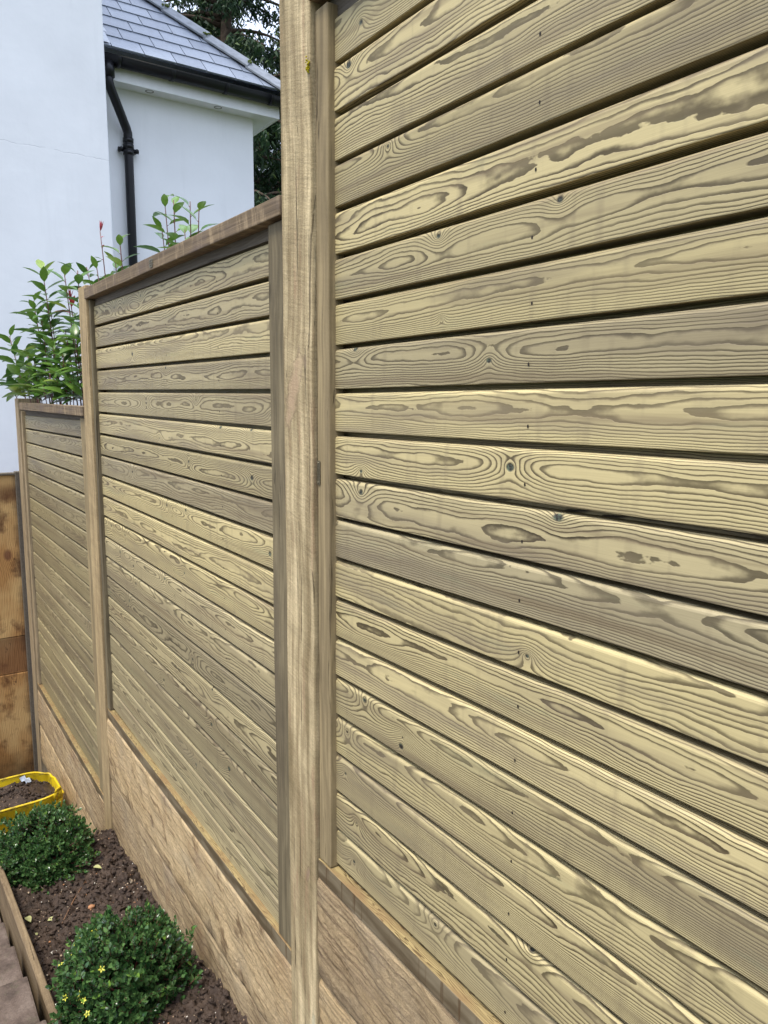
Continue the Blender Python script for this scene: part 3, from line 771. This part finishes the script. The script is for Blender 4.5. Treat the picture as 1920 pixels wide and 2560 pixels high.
# slate roof: rows of separate slates on the slope, cut along the hip
PT = R_(43.5)
def roof():
    s = MB(); rr = random.Random(5)
    ux = Vector((-math.cos(PT), 0, math.sin(PT)))      # up the slope
    nrm = Vector((math.sin(PT), 0, math.cos(PT)))
    o = Vector((-4.665, 0, 1.795)); ex = .185; w_ = .242
    for r in range(0, 13):
        off = (r % 2) * w_ / 2
        ymax = 2.36 - r * ex * math.cos(PT)
        y = .40 - off
        while y < ymax:
            a = y + .0032; b = min(y + w_ - .0032, ymax)
            if b - a > .01 and b > .7:
                a = max(a, .3)
                base = o + ux * (r * ex); t = .010 + rr.uniform(0, .002)
                j = rr.uniform(-.003, .003)
                b2 = min(b, 2.36 - (r * ex + ex) * math.cos(PT) + .02) if b > ymax - w_ else b
                b2 = max(b2, a + .005)
                p = [base + ux * j + Vector((0, a, 0)) + nrm * .012, base + ux * j + Vector((0, b, 0)) + nrm * .012,
                     base + ux * (ex + .03) + Vector((0, b2, 0)) + nrm * .004, base + ux * (ex + .03) + Vector((0, a, 0)) + nrm * .004]
                q = [v - nrm * t for v in p]
                rv = rr.random()
                s.add(p + q, [(0, 1, 2, 3), (7, 6, 5, 4), (0, 4, 5, 1), (1, 5, 6, 2), (2, 6, 7, 3), (3, 7, 4, 0)], [(rv, 0, 0)] * 8)
            y += w_
    # underlay closing the roof, and the far slope round the hip
    ax = -4.665; C0 = Vector((ax, 2.36, 1.795)); T = C0 + Vector((-1.5, -1.5, 1.5 * math.tan(PT)))
    und = [Vector((ax, .3, 1.790)), Vector((ax, 2.36, 1.790)), T - Vector((0, 0, .005)), Vector((ax - 1.5, .3, T.z - .005)), Vector((-8.8, 2.36, 1.79)), Vector((-8.8, T.y, T.z))]
    s.add(und, [(0, 1, 2, 3), (1, 4, 5, 2)], [(0, 0, 0)] * 6)
    rf_ = s.build('roof', M_slate, hs, HO, False, 'lf')
    # hip tiles: overlapping angled tiles along the hip
    d = (T - C0).normalized(); L = (T - C0).length; n = 5; seg = .44
    side = Vector((0, 0, 1)).cross(d).normalized()
    for i in range(n):
        h = MB(); a = C0 + d * (i * seg - .02) + Vector((0, 0, .02)); b = C0 + d * ((i + 1) * seg) + Vector((0, 0, .006))
        vs = []
        for p in (a, b):
            for k, (sd, dz) in enumerate(((-.125, -.052), (0, .03), (.125, -.052), (.125, -.068), (0, .012), (-.125, -.068))):
                vs.append(p + side * sd + Vector((0, 0, dz)))
        h.add(vs, [(j, (j + 1) % 6, 6 + (j + 1) % 6, 6 + j) for j in range(6)] + [(5, 4, 3, 2, 1, 0), (6, 7, 8, 9, 10, 11)])
        h.build('hip_tile', M_ridge, rf_, HO)
        m = MB(); g_ = random.Random(i)
        for q in range(26):
            t = g_.uniform(-1, 1); p = a + side * t * .11 + Vector((0, 0, -.05 * abs(t) + .025)) + d * g_.uniform(-.015, .02)
            r = g_.uniform(.005, .013)
            m.add([p + Vector(v) * r for v in ((1, 0, 0), (-1, 0, 0), (0, 1, 0), (0, -1, 0), (0, 0, 1), (0, 0, -1))], [(0, 2, 4), (2, 1, 4), (1, 3, 4), (3, 0, 4), (2, 0, 5), (1, 2, 5), (3, 1, 5), (0, 3, 5)])
        m.build('moss', M_moss, rf_, HO)
    # lead flashing against the projecting wall
    f = MB(); rr = random.Random(8)
    for r in range(9):
        b0 = o + ux * (r * ex + .02) + Vector((0, .818, 0)) + nrm * .022
        f.add([b0, b0 + Vector((0, .055 + rr.uniform(0, .02), 0)), b0 + ux * .17 + Vector((0, .055, 0)), b0 + ux * .17, b0 + nrm * .05, b0 + ux * .17 + nrm * .05],
              [(0, 1, 2, 3), (0, 3, 5, 4)])
    f.build('flashing', mat_simple('lead_grey', (.42, .44, .47), .45, .5, 30, (.8, 1.1)), hs, HO)
roof()

# ------------------------------------------------------------------ conifers behind the house
M_bark = mat_simple('bark', (.07, .05, .035), .9, .2, 18, (.5, 1.4), .02)
M_needle = mat_leaf('conifer_needles', (.010, .028, .012), (.030, .065, .020), (.075, .115, .03), .6, .3, .90)
def conifer(x, y, zb, h, r, seed, label, dens=1.0):
    rr = random.Random(seed); org = Vector((x, y, zb))
    e = empty('conifer_tree', org); tag(e, label, 'tree', 'dark conifers behind the house')
    tr = MB(); tr.tube([org + Vector((.1 * math.sin(i * 1.3), .1 * math.cos(i), h * i / 8)) for i in range(9)], [.26 * (1 - i / 8.6) + .02 for i in range(9)], 10)
    fo = MB()
    nb = int(95 * dens)
    for b in range(nb):
        t = .12 + .86 * (b + rr.random()) / nb; z = h * t
        L = r * (1 - t) ** .75 * rr.uniform(.65, 1.1) + .3; az = rr.uniform(0, 6.283)
        dx, dy = math.cos(az), math.sin(az)
        pts = []
        for i in range(7):
            s = i / 6; pts.append(org + Vector((dx * L * s, dy * L * s, z + L * (.22 * s - .42 * s * s))))
        tr.tube(pts, [.045 * (1 - i / 7) + .008 for i in range(7)], 5)
        for i in range(int(L * 17)):
            s = rr.uniform(.12, 1); k = min(5, int(s * 6)); p = pts[k].lerp(pts[k + 1], s * 6 - k)
            sl = (rr.uniform(-1, 1)) * L * .22 * (1 - .6 * s)
            tip = p + Vector((-dy * sl, dx * sl, -abs(sl) * .25)) + Vector((0, 0, -rr.uniform(.05, .35)))
            # a drooping spray: many short blades along p->tip
            for q in range(11):
                c = p.lerp(tip, q / 10) + Vector((rr.gauss(0, .05), rr.gauss(0, .05), rr.gauss(0, .03)))
                ln = rr.uniform(.08, .18); a2 = rr.uniform(0, 6.283)
                dd = Vector((math.cos(a2) * .6, math.sin(a2) * .6, -rr.uniform(.3, 1.1))).normalized() * ln
                sd = dd.cross(Vector((rr.uniform(-1, 1), rr.uniform(-1, 1), .3))).normalized() * rr.uniform(.016, .036)
                fo.add([c - sd, c + sd, c + dd], [(0, 1, 2)], [(rr.random(), 0, .5)] * 3)
    tr.build('trunk', M_bark, e, org, True); fo.build('crown', M_needle, e, org, False, 'lf')
conifer(-14.5, 5.9, -3.7, 15.0, 3.6, 3, 'dark drooping conifer seen above the slate roof ridge', 1.7)
conifer(-12.8, 7.4, -3.7, 12.5, 3.2, 9, 'dense conifer seen in the gap right of the white wall', 1.5)
conifer(-17.6, 7.2, -3.7, 17.0, 3.8, 27, 'tall conifer standing behind the nearer two, closing the gap by the roof', 1.6)
conifer(-17.5, 9.2, -3.7, 14.0, 3.2, 14, 'conifer farther back at the top left of the tree group', 1.2)

# ------------------------------------------------------------------ broad-leaved shrubs behind the fence
M_ph = mat_leaf('glossy_leaf', (.045, .115, .020), (.135, .235, .040), (.24, .32, .07), .28, .5, .93)
M_phred = mat_leaf('red_young_leaf', (.30, .02, .03), (.42, .05, .06), None, .35, .5)
M_stem = mat_simple('red_brown_stem', (.12, .035, .025), .5, .4, 40, (.7, 1.3))
def leaf_mesh(mb, base, d, up, L, W, curl, rv, seg=5):
    d = d.normalized(); side = d.cross(up)
    if side.length < 1e-4: side = d.cross(Vector((1, 0, 0)))
    side.normalize(); nn = side.cross(d).normalized()
    vs = []; at = []
    for i in range(seg + 1):
        s = i / seg
        wd = W * (math.sin(math.pi * (s ** .8)) ** .85 if 0 < s < 1 else 0.02) * .5
        c = base + d * (L * s) - nn * (curl * L * s * s)
        vs += [c - side * wd + nn * wd * .35, c, c + side * wd + nn * wd * .35]; at += [(rv, s, -1), (rv, s, 0), (rv, s, 1)]
    fs = []
    for i in range(seg):
        a = i * 3; fs += [(a, a + 1, a + 4, a + 3), (a + 1, a + 2, a + 5, a + 4)]
    mb.add(vs, fs, at)
def shrub(label, base, stems, seed, leafL=.10, spacing=.030, group='tall leafy shrubs behind the fence'):
    rr = random.Random(seed); base = Vector(base)
    e = empty('evergreen_shrub', base); tag(e, label, 'shrub', group)
    st = MB(); lf = MB(); rd = MB()
    for tip, start, red in stems:
        tip = Vector(tip); p0 = base + Vector((rr.uniform(-.03, .03), rr.uniform(-.02, .02), 0))
        midp = p0.lerp(tip, .55) + Vector((rr.uniform(-.05, .05), rr.uniform(0, .05), 0))
        pts = []
        for i in range(15):
            s = i / 14; pts.append(p0 * (1 - s) ** 2 + midp * 2 * s * (1 - s) + tip * s * s)
        st.tube(pts, [.0075 * (1 - .72 * i / 14) for i in range(15)], 6)
        Ls = (tip - p0).length; n = int(Ls * (1 - start) / spacing); az = rr.uniform(0, 6)
        for k in range(n):
            s = start + (1 - start) * (k + .3) / n; q = min(13, int(s * 14)); p = pts[q].lerp(pts[q + 1], s * 14 - q)
            ax = (pts[q + 1] - pts[q]).normalized(); az += 2.399 + rr.uniform(-.3, .3)
            a = ax.orthogonal().normalized(); b = ax.cross(a)
            rad = a * math.cos(az) + b * math.sin(az)
            upness = .25 + .9 * max(0, (s - .82) / .18)
            d = rad + ax * upness + Vector((0, 0, rr.uniform(-.25, .15)))
            if p.z < -.74: continue
            L = leafL * rr.uniform(.75, 1.15) * (1 - .35 * max(0, (s - .85) / .15))
            isr = red and s > .93
            pet = p + d.normalized() * .012
            st.tube([p, pet], .0014, 4)
            leaf_mesh(rd if isr else lf, pet, d, ax, L * (.75 if isr else 1), L * rr.uniform(.36, .46) * (.6 if isr else 1), rr.uniform(.1, .42), rr.random())
        if red:
            for k in range(4): leaf_mesh(rd, tip, Vector((rr.uniform(-.25, .25), rr.uniform(-.25, .25), 1)), Vector((rr.uniform(-1, 1), 1, 0)), .055, .018, -.1, rr.random())
    st.build('stem', M_stem, e, base, True); lf.build('leaves', M_ph, e, base, True, 'lf')
    if rd.v: rd.build('young_leaves', M_phred, e, base, True, 'lf')
    return e
shrub('bushy glossy leaved shrub rising above the far fence panel at the left', (-3.30, .13, -1.9), [
    ((-3.36, .08, -.01), .50, 0), ((-3.40, .12, -.22), .5, 0), ((-4.10, .00, -.34), .66, 0), ((-4.15, -.01, -.60), .66, 0), ((-3.86, .06, -.46), .6, 0),
    ((-3.62, .07, -.16), .55, 0), ((-3.30, .05, -.30), .5, 0), ((-3.10, .06, -.42), .5, 0), ((-3.55, .04, -.50), .55, 0), ((-3.75, .02, -.62), .62, 0),
    ((-2.95, .08, -.50), .5, 0), ((-3.70, .06, -.66), .6, 0), ((-3.45, .09, -.68), .6, 0), ((-3.25, .09, -.70), .6, 0), ((-3.0, .09, -.68), .6, 0), ((-2.8, .09, -.69), .6, 0), ((-3.1, .12, -.55), .6, 0), ((-3.35, .12, -.5), .6, 0), ((-2.65, .11, -.66), .6, 0), ((-3.40, .02, -.58), .6, 0), ((-3.05, .03, -.60), .6, 0), ((-3.95, .03, -.66), .68, 0), ((-2.80, .08, -.62), .5, 0), ((-3.2, .02, -.66), .62, 0)], 5, .150, .019)
shrub('leafy shrub behind the pale post with one deep pink new leaf', (-2.85, .16, -1.7), [
    ((-2.916, .10, -.06), .5, 0), ((-2.90, .12, -.22), .5, 1), ((-2.70, .12, -.10), .5, 0), ((-2.60, .12, -.30), .5, 0), ((-2.75, .10, -.42), .5, 0), ((-2.95, .10, -.38), .5, 0)], 8, .145, .030)
shrub('thin shrub stem ending in a single red bud above the middle panel', (-2.72, .27, -1.6), [
    ((-2.75, .25, .11), .90, 1)], 13, .05, .05)
shrub('small leafy shoot beside the black drainpipe', (-2.45, .27, -1.5), [
    ((-2.41, .25, .03), .62, 0), ((-2.50, .25, -.06), .62, 0), ((-2.85, .25, -.05), .68, 0), ((-3.02, .24, -.03), .7, 0)], 17, .13, .034)
shrub('upright leafy shrub above the top rail in front of the recessed white wall', (-2.38, .5, -1.4), [
    ((-2.494, .5, .27), .68, 0), ((-2.36, .5, .22), .7, 0), ((-2.55, .5, .13), .7, 0), ((-2.03, .5, .13), .68, 0), ((-2.14, .5, .17), .7, 0), ((-2.22, .5, .06), .7, 0)], 23, .14, .042)


# ------------------------------------------------------------------ low mounds of small glossy leaves
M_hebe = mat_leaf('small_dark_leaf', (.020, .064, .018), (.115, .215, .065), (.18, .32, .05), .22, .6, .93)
M_fl = mat_leaf('yellow_leaf', (.62, .58, .05), (.75, .72, .14), None, .5, .3)
def mound(label, cx, cy, rx, ry, h, n, seed, flowers=0, fl_dir=None, leafL=.013):
    rr = random.Random(seed); org = Vector((cx, cy, soil0(cx, cy) - .01))
    e = empty('low_shrub', org); tag(e, label, 'shrub', 'low mounded shrubs in the soil bed')
    lf = MB(); st = MB(); fl = MB()
    def surf(u, ph):
        # u 0 top .. 1 rim
        k = 1 + .30 * noise.noise(Vector((math.cos(ph) * 1.6, math.sin(ph) * 1.6, seed + u * 1.5))) + .10 * noise.noise(Vector((math.cos(ph) * 5, math.sin(ph) * 5, seed + u * 5)))
        a = u * math.pi / 2 * 1.12
        return Vector((rx * math.sin(a) * math.cos(ph) * k, ry * math.sin(a) * math.sin(ph) * k, max(.0, h * (math.cos(a) * .86 + .14) * k)))
    c0 = Vector((0, 0, h * .1))
    for i in range(n):
        u = math.sqrt(rr.random()); ph = rr.uniform(0, 6.283)
        sf = surf(u, ph); dpt = rr.choice([1, 1, 1, .93, .84, .72]) + rr.uniform(-.03, .05)
        if rr.random() < .07: dpt += rr.uniform(.05, .24)
        tip = org + c0 + (sf - c0) * dpt; out = (sf - c0).normalized()
        ax = (out + Vector((rr.gauss(0, .35), rr.gauss(0, .35), rr.gauss(.35, .3)))).normalized()
        b0 = tip - ax * .045
        st.tube([b0, tip], .0009, 3, False)
        a = ax.orthogonal().normalized(); b = ax.cross(a); az = rr.uniform(0, 6.28)
        m = rr.randint(7, 9)
        for k in range(m):
            s = k / (m - 1); az += 2.4; p = b0.lerp(tip, .25 + .75 * s)
            d = (a * math.cos(az) + b * math.sin(az)) * (1.15 - .75 * s) + ax * (.35 + .7 * s)
            L = leafL * rr.uniform(.75, 1.2) * (1 - .25 * s)
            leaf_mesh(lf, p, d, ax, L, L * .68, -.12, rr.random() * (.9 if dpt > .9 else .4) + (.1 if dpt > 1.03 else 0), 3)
        if flowers and dpt > .9 and rr.random() < flowers and (fl_dir is None or out.dot(Vector(fl_dir).normalized()) > .55):
            for k in range(5):
                az += 1.257; d = (a * math.cos(az) + b * math.sin(az)) + ax * .35
                leaf_mesh(fl, tip + ax * .004, d, ax, .011, .006, .1, rr.random(), 2)
            fl.build('flower', M_fl, e, org, False, 'lf'); fl = MB()
    # woody base
    for i in range(26):
        ph = rr.uniform(0, 6.283); u = rr.uniform(.2, 1); st.tube([org + Vector((rr.gauss(0, .015), rr.gauss(0, .015), 0)), org + c0 + (surf(u, ph) - c0) * .55, org + c0 + (surf(u, ph) - c0) * .9], [.004, .0025, .0012], 5, False)
    st.build('stem', M_stem, e, org); lf.build('leaves', M_hebe, e, org, True, 'lf')
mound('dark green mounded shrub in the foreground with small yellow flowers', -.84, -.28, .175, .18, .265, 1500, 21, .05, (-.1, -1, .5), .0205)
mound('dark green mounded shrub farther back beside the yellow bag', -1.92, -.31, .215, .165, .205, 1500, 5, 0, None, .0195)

def blob(mb, c, r, rr, flat=.7, sub=1, rough=.3):
    bm = bmesh.new(); bmesh.ops.create_icosphere(bm, subdivisions=sub, radius=1)
    sd = rr.uniform(0, 99); q = Quaternion((rr.gauss(0, 1), rr.gauss(0, 1), rr.gauss(0, 1), rr.gauss(0, 1))).normalized()
    el = Vector((rr.uniform(.75, 1.3), rr.uniform(.7, 1.1), rr.uniform(.6, 1.0)))
    vs = []
    for v in bm.verts:
        k = 1 + rough * noise.noise(v.co * 1.7 + Vector((sd, 0, 0))) + rough * .5 * noise.noise(v.co * 4 + Vector((sd, 3, 0)))
        p = Vector((v.co.x * el.x, v.co.y * el.y, v.co.z * el.z)) * k; p.rotate(q); p.z *= flat; vs.append(Vector(c) + p * r)
    mb.add(vs, [[v.index for v in f.verts] for f in bm.faces]); bm.free()
def scatter(n, fn, flat, rough, seed, temps=16):
    r0 = random.Random(seed); T = []
    for i in range(temps):
        t = MB(); blob(t, (0, 0, 0), 1.0, r0, flat, 1, rough); T.append((np.array(t.v), t.f))
    V = []; F = []; base = 0
    for i in range(n):
        tv, tf = T[i % temps]; (x, y, z), r = fn(r0); a_ = r0.uniform(0, 6.283); c, s_ = math.cos(a_), math.sin(a_)
        V.append(np.stack([x + r * (tv[:, 0] * c - tv[:, 1] * s_), y + r * (tv[:, 0] * s_ + tv[:, 1] * c), z + r * tv[:, 2]], 1))
        F += [(p + base, q + base, w2 + base) for p, q, w2 in tf]; base += len(tv)
    return np.concatenate(V).tolist(), F

# ------------------------------------------------------------------ yellow bag full of soil
def bag():
    org = Vector((-2.97, -.35, -3.13)); rr = random.Random(3)
    e = empty('garden_bag', org); tag(e, 'yellow plastic garden bag with a rolled rim standing by the fence', 'bag')
    n = 72; rows = 12; vs = []; fs = []
    def ring(t, inset=0):
        out = []
        for i in range(n):
            a = 2 * math.pi * i / n; c, s = math.cos(a), math.sin(a)
            ex = .30; X = .185 * (1 if c >= 0 else -1) * abs(c) ** ex; Y = .285 * (1 if s >= 0 else -1) * abs(s) ** ex
            k = .90 + .10 * t - inset; wv = .012 * noise.noise(Vector((c * 2.5, s * 2.5, t * 2)))
            z = .245 * t + (.02 * math.sin(a * 2 + .6) + .016 * noise.noise(Vector((c * 2, s * 2, 9)))) * t
            out.append(org + Vector((X * k + wv * c, Y * k + wv * s, z)))
        return out
    for j in range(rows + 1): vs += ring(j / rows)
    for j in range(rows + 1): vs += ring(1 - j / rows * .6, .022)
    J = 2 * rows + 2
    for j in range(J - 1):
        for i in range(n): i2 = (i + 1) % n; fs.append((j * n + i, j * n + i2, (j + 1) * n + i2, (j + 1) * n + i))
    fs.append(tuple(range(n))[::-1])
    b = link('body', vs, fs, M_bag, e, org, True)
    rim = ring(1.0, .008); m = MB(); m.tube(rim + rim[:2], .0065, 8, False); m.build('rim', M_bag, e, org, True)
    # strap loop standing up at the far corner
    k = ring(1.0)[int(n * .125)]; m = MB()
    pts = [k + Vector((-.012, .0, -.10)), k + Vector((-.004, .004, -.03)), k + Vector((-.006, .002, .02)), k + Vector((.004, -.006, .038)), k + Vector((.016, -.018, .02)), k + Vector((.012, -.022, -.03)), k + Vector((.016, -.03, -.10))]
    for a, b_ in zip(pts, pts[1:]):
        t = Vector((.006, -.010, 0)).normalized() * .014; m.add([a - t, a + t, b_ + t, b_ - t], [(0, 1, 2, 3)])
    o = m.build('handle', M_bag, e, org, True)
    md = o.modifiers.new('thick', 'SOLIDIFY'); md.thickness = .003
    # soil inside
    R1 = ring(.88, .03); vs = []; fs = []; K = 26
    c = sum(R1, Vector()) / n
    for j in range(K + 1):
        f = j / K
        for i in range(n):
            p = c.lerp(R1[i], f); q = p * 1.0
            z = -.022 + .075 * (1 - f * f) + .026 * noise.noise(q * 14) + .016 * noise.noise(q * 40) + .012 * noise.noise(q * 90)
            vs.append(Vector((p.x, p.y, R1[i].z * f + c.z * (1 - f) + z)))
    for j in range(K):
        for i in range(n): i2 = (i + 1) % n; fs.append((j * n + i, (j + 1) * n + i, (j + 1) * n + i2, j * n + i2))
    def hc(r0):
        i = r0.randrange(len(vs)); v = vs[i]; r = .003 + .010 * r0.random() ** 2.5
        return (v.x, v.y, v.z + r * .3), r
    hv, hf = scatter(900, hc, .8, .7, 77); nb_ = len(vs); vs = [tuple(q) for q in vs] + [tuple(q) for q in hv]; fs += [tuple(nb_ + k for k in f) for f in hf]
    s = link('soil_heap', vs, fs, M_soil, None, org, True)
    tag(s, 'heap of dark soil filling the yellow bag', 'soil heap')
    # crumpled scrap and stick on the soil
    bm = bmesh.new(); bmesh.ops.create_grid(bm, x_segments=6, y_segments=4, size=.5)
    for v in bm.verts: v.co = Vector((v.co.x * .055, v.co.y * .035, .008 * math.sin(v.co.x * 9) + .006 * noise.noise(v.co * 6)))
    bm.transform(Matrix.Translation(org + Vector((-.10, .13, .262))) @ Matrix.Rotation(R_(35), 4, 'Z') @ Matrix.Rotation(R_(12), 4, 'Y'))
    o = bm_link(bm, 'plastic_scrap', mat_simple('pale_plastic', (.42, .48, .58), .35, .5), None, org)
    md = o.modifiers.new('thick', 'SOLIDIFY'); md.thickness = .0015
    tag(o, 'crumpled pale blue plastic scrap on the soil in the bag', 'scrap')
    m = MB(); m.tube([org + Vector((.02, -.255, .215)), org + Vector((-.04, -.18, .246)), org + Vector((-.10, -.11, .262))], [.008, .009, .006], 6)
    tag(m.build('dark_stick', M_bark, None, org), 'dark stick lying on the soil in the bag', 'stick')
bag()

# ------------------------------------------------------------------ clods, stones, twigs and fallen leaves on the bed
rr = random.Random(12)
def clod(r0):
    x = r0.uniform(-2.6, .1) if r0.random() < .94 else r0.uniform(.1, 2.2); y = r0.uniform(-.478, -.026)
    if r0.random() < .14: y = r0.choice([-.030, -.474]) + r0.uniform(-.004, .004)
    r = .0024 + .0105 * r0.random() ** 3.4
    return (x, y, soil(x, y) + r * .3), r
cv, cf_ = scatter(13000, clod, .8, .7, 12)
cl = MB(); cl.v = cv; cl.f = cf_
c_ = cl.build('soil_clods', M_soil, None, (0, 0, 0), False); tag(c_, kind='stuff'); tag(c_, 'small clods of dark soil scattered over the bed', 'soil clods')
gv = [MB(), MB(), MB()]
for i in range(900):
    x = rr.uniform(-2.4, .1); y = -.03 - .45 * rr.random() ** (1.6 if x < -1.1 else 1.0)
    r = .0016 + .0035 * rr.random() ** 2
    blob(gv[rr.choice([0, 0, 1, 2])], (x, y, soil(x, y) + r * .5), r, rr, .7, 1, .35)
for g_, m_, nm in zip(gv, M_stones, ('buff', 'orange', 'white')):
    o = g_.build('grit', m_, None, (0, 0, 0), True); tag(o, 'tiny %s grit stones sprinkled on the soil bed' % nm, 'grit', kind='stuff')
STN = [(-1.48, -.23, .0125, 1, 'orange brown pebble lying alone near the middle of the soil bed'), (-1.553, -.06, .014, 0, 'pale rounded pebble close to the lower gravel board'),
       (-1.62, -.19, .011, 2, 'white chip in the upper part of the soil bed'), (-1.42, -.075, .009, 1, 'small tan pebble beside the gravel board'),
       (-1.25, -.18, .008, 0, 'buff pebble behind the foreground shrub'), (-.46, -.16, .022, 1, 'large rusty brown stone at the right of the foreground shrub'),
       (-.36, -.10, .016, 1, 'reddish stone near the bottom edge of the soil'), (-.50, -.09, .009, 2, 'white pebble right of the foreground shrub'),
       (-1.30, -.40, .010, 2, 'pale grey stone near the timber edging')]
for x, y, r, k, lb in STN:
    m = MB(); blob(m, (x, y, soil(x, y) + r * .45), r, rr, .7, 3, .35)
    tag(m.build('pebble', M_stones[k], None, (x, y, soil(x, y)), True), lb, 'pebble', 'stones on the soil bed')
M_twig = mat_simple('dry_twig', (.16, .085, .045), .7, .3, 60, (.6, 1.3))
for pts, lb in (([(-1.66, -.21), (-1.55, -.28), (-1.44, -.345)], 'long dark twig lying across the upper soil'), ([(-1.16, -.10), (-1.09, -.115), (-1.02, -.14)], 'short brown twig by the foreground shrub')):
    m = MB(); m.tube([(x, y, soil(x, y) + .010) for x, y in pts], [.0022, .003, .0018], 6)
    tag(m.build('twig', M_twig, None, (pts[1][0], pts[1][1], soil(*pts[1])), True), lb, 'twig', 'twigs on the soil')
M_fall = mat_leaf('fallen_leaf', (.36, .38, .14), (.50, .48, .24), None, .5, .4)
for x, y, a, lb in ((-1.545, -.452, .3, 'pale green fallen leaf at the timber edging'), (-1.505, -.385, 1.3, 'round yellowish fallen leaf next to the edging'), (-1.46, -.435, 2.2, 'smallest fallen leaf nearest the viewer'), (-1.72, -.165, .9, 'green leaf scrap near the rear of the soil bed')):
    m = MB(); z = soil(x, y) + .011
    leaf_mesh(m, Vector((x, y, z)), Vector((math.cos(a), math.sin(a), .15)), Vector((0, .1, 1)), .036, .024, .25, .5, 6)
    tag(m.build('fallen_leaf', M_fall, None, (x, y, z - .01), True, 'lf'), lb, 'leaf', 'fallen leaves on the bed')
# moss tuft on the big post edge
m = MB(); rr = random.Random(31)
for i in range(40): blob(m, (-.0575 + rr.gauss(0, .0025), -.0265 + rr.gauss(0, .002), -.064 + rr.gauss(0, .006)), rr.uniform(.001, .0026), rr, 1, 1, .4)
tag(m.build('lichen_tuft', mat_simple('yellow_lichen', (.40, .33, .02), .9, .1, 300, (.7, 1.3)), None, (-.0575, -.03, -.064)), 'tiny yellow lichen tuft on the tall post edge', 'lichen')
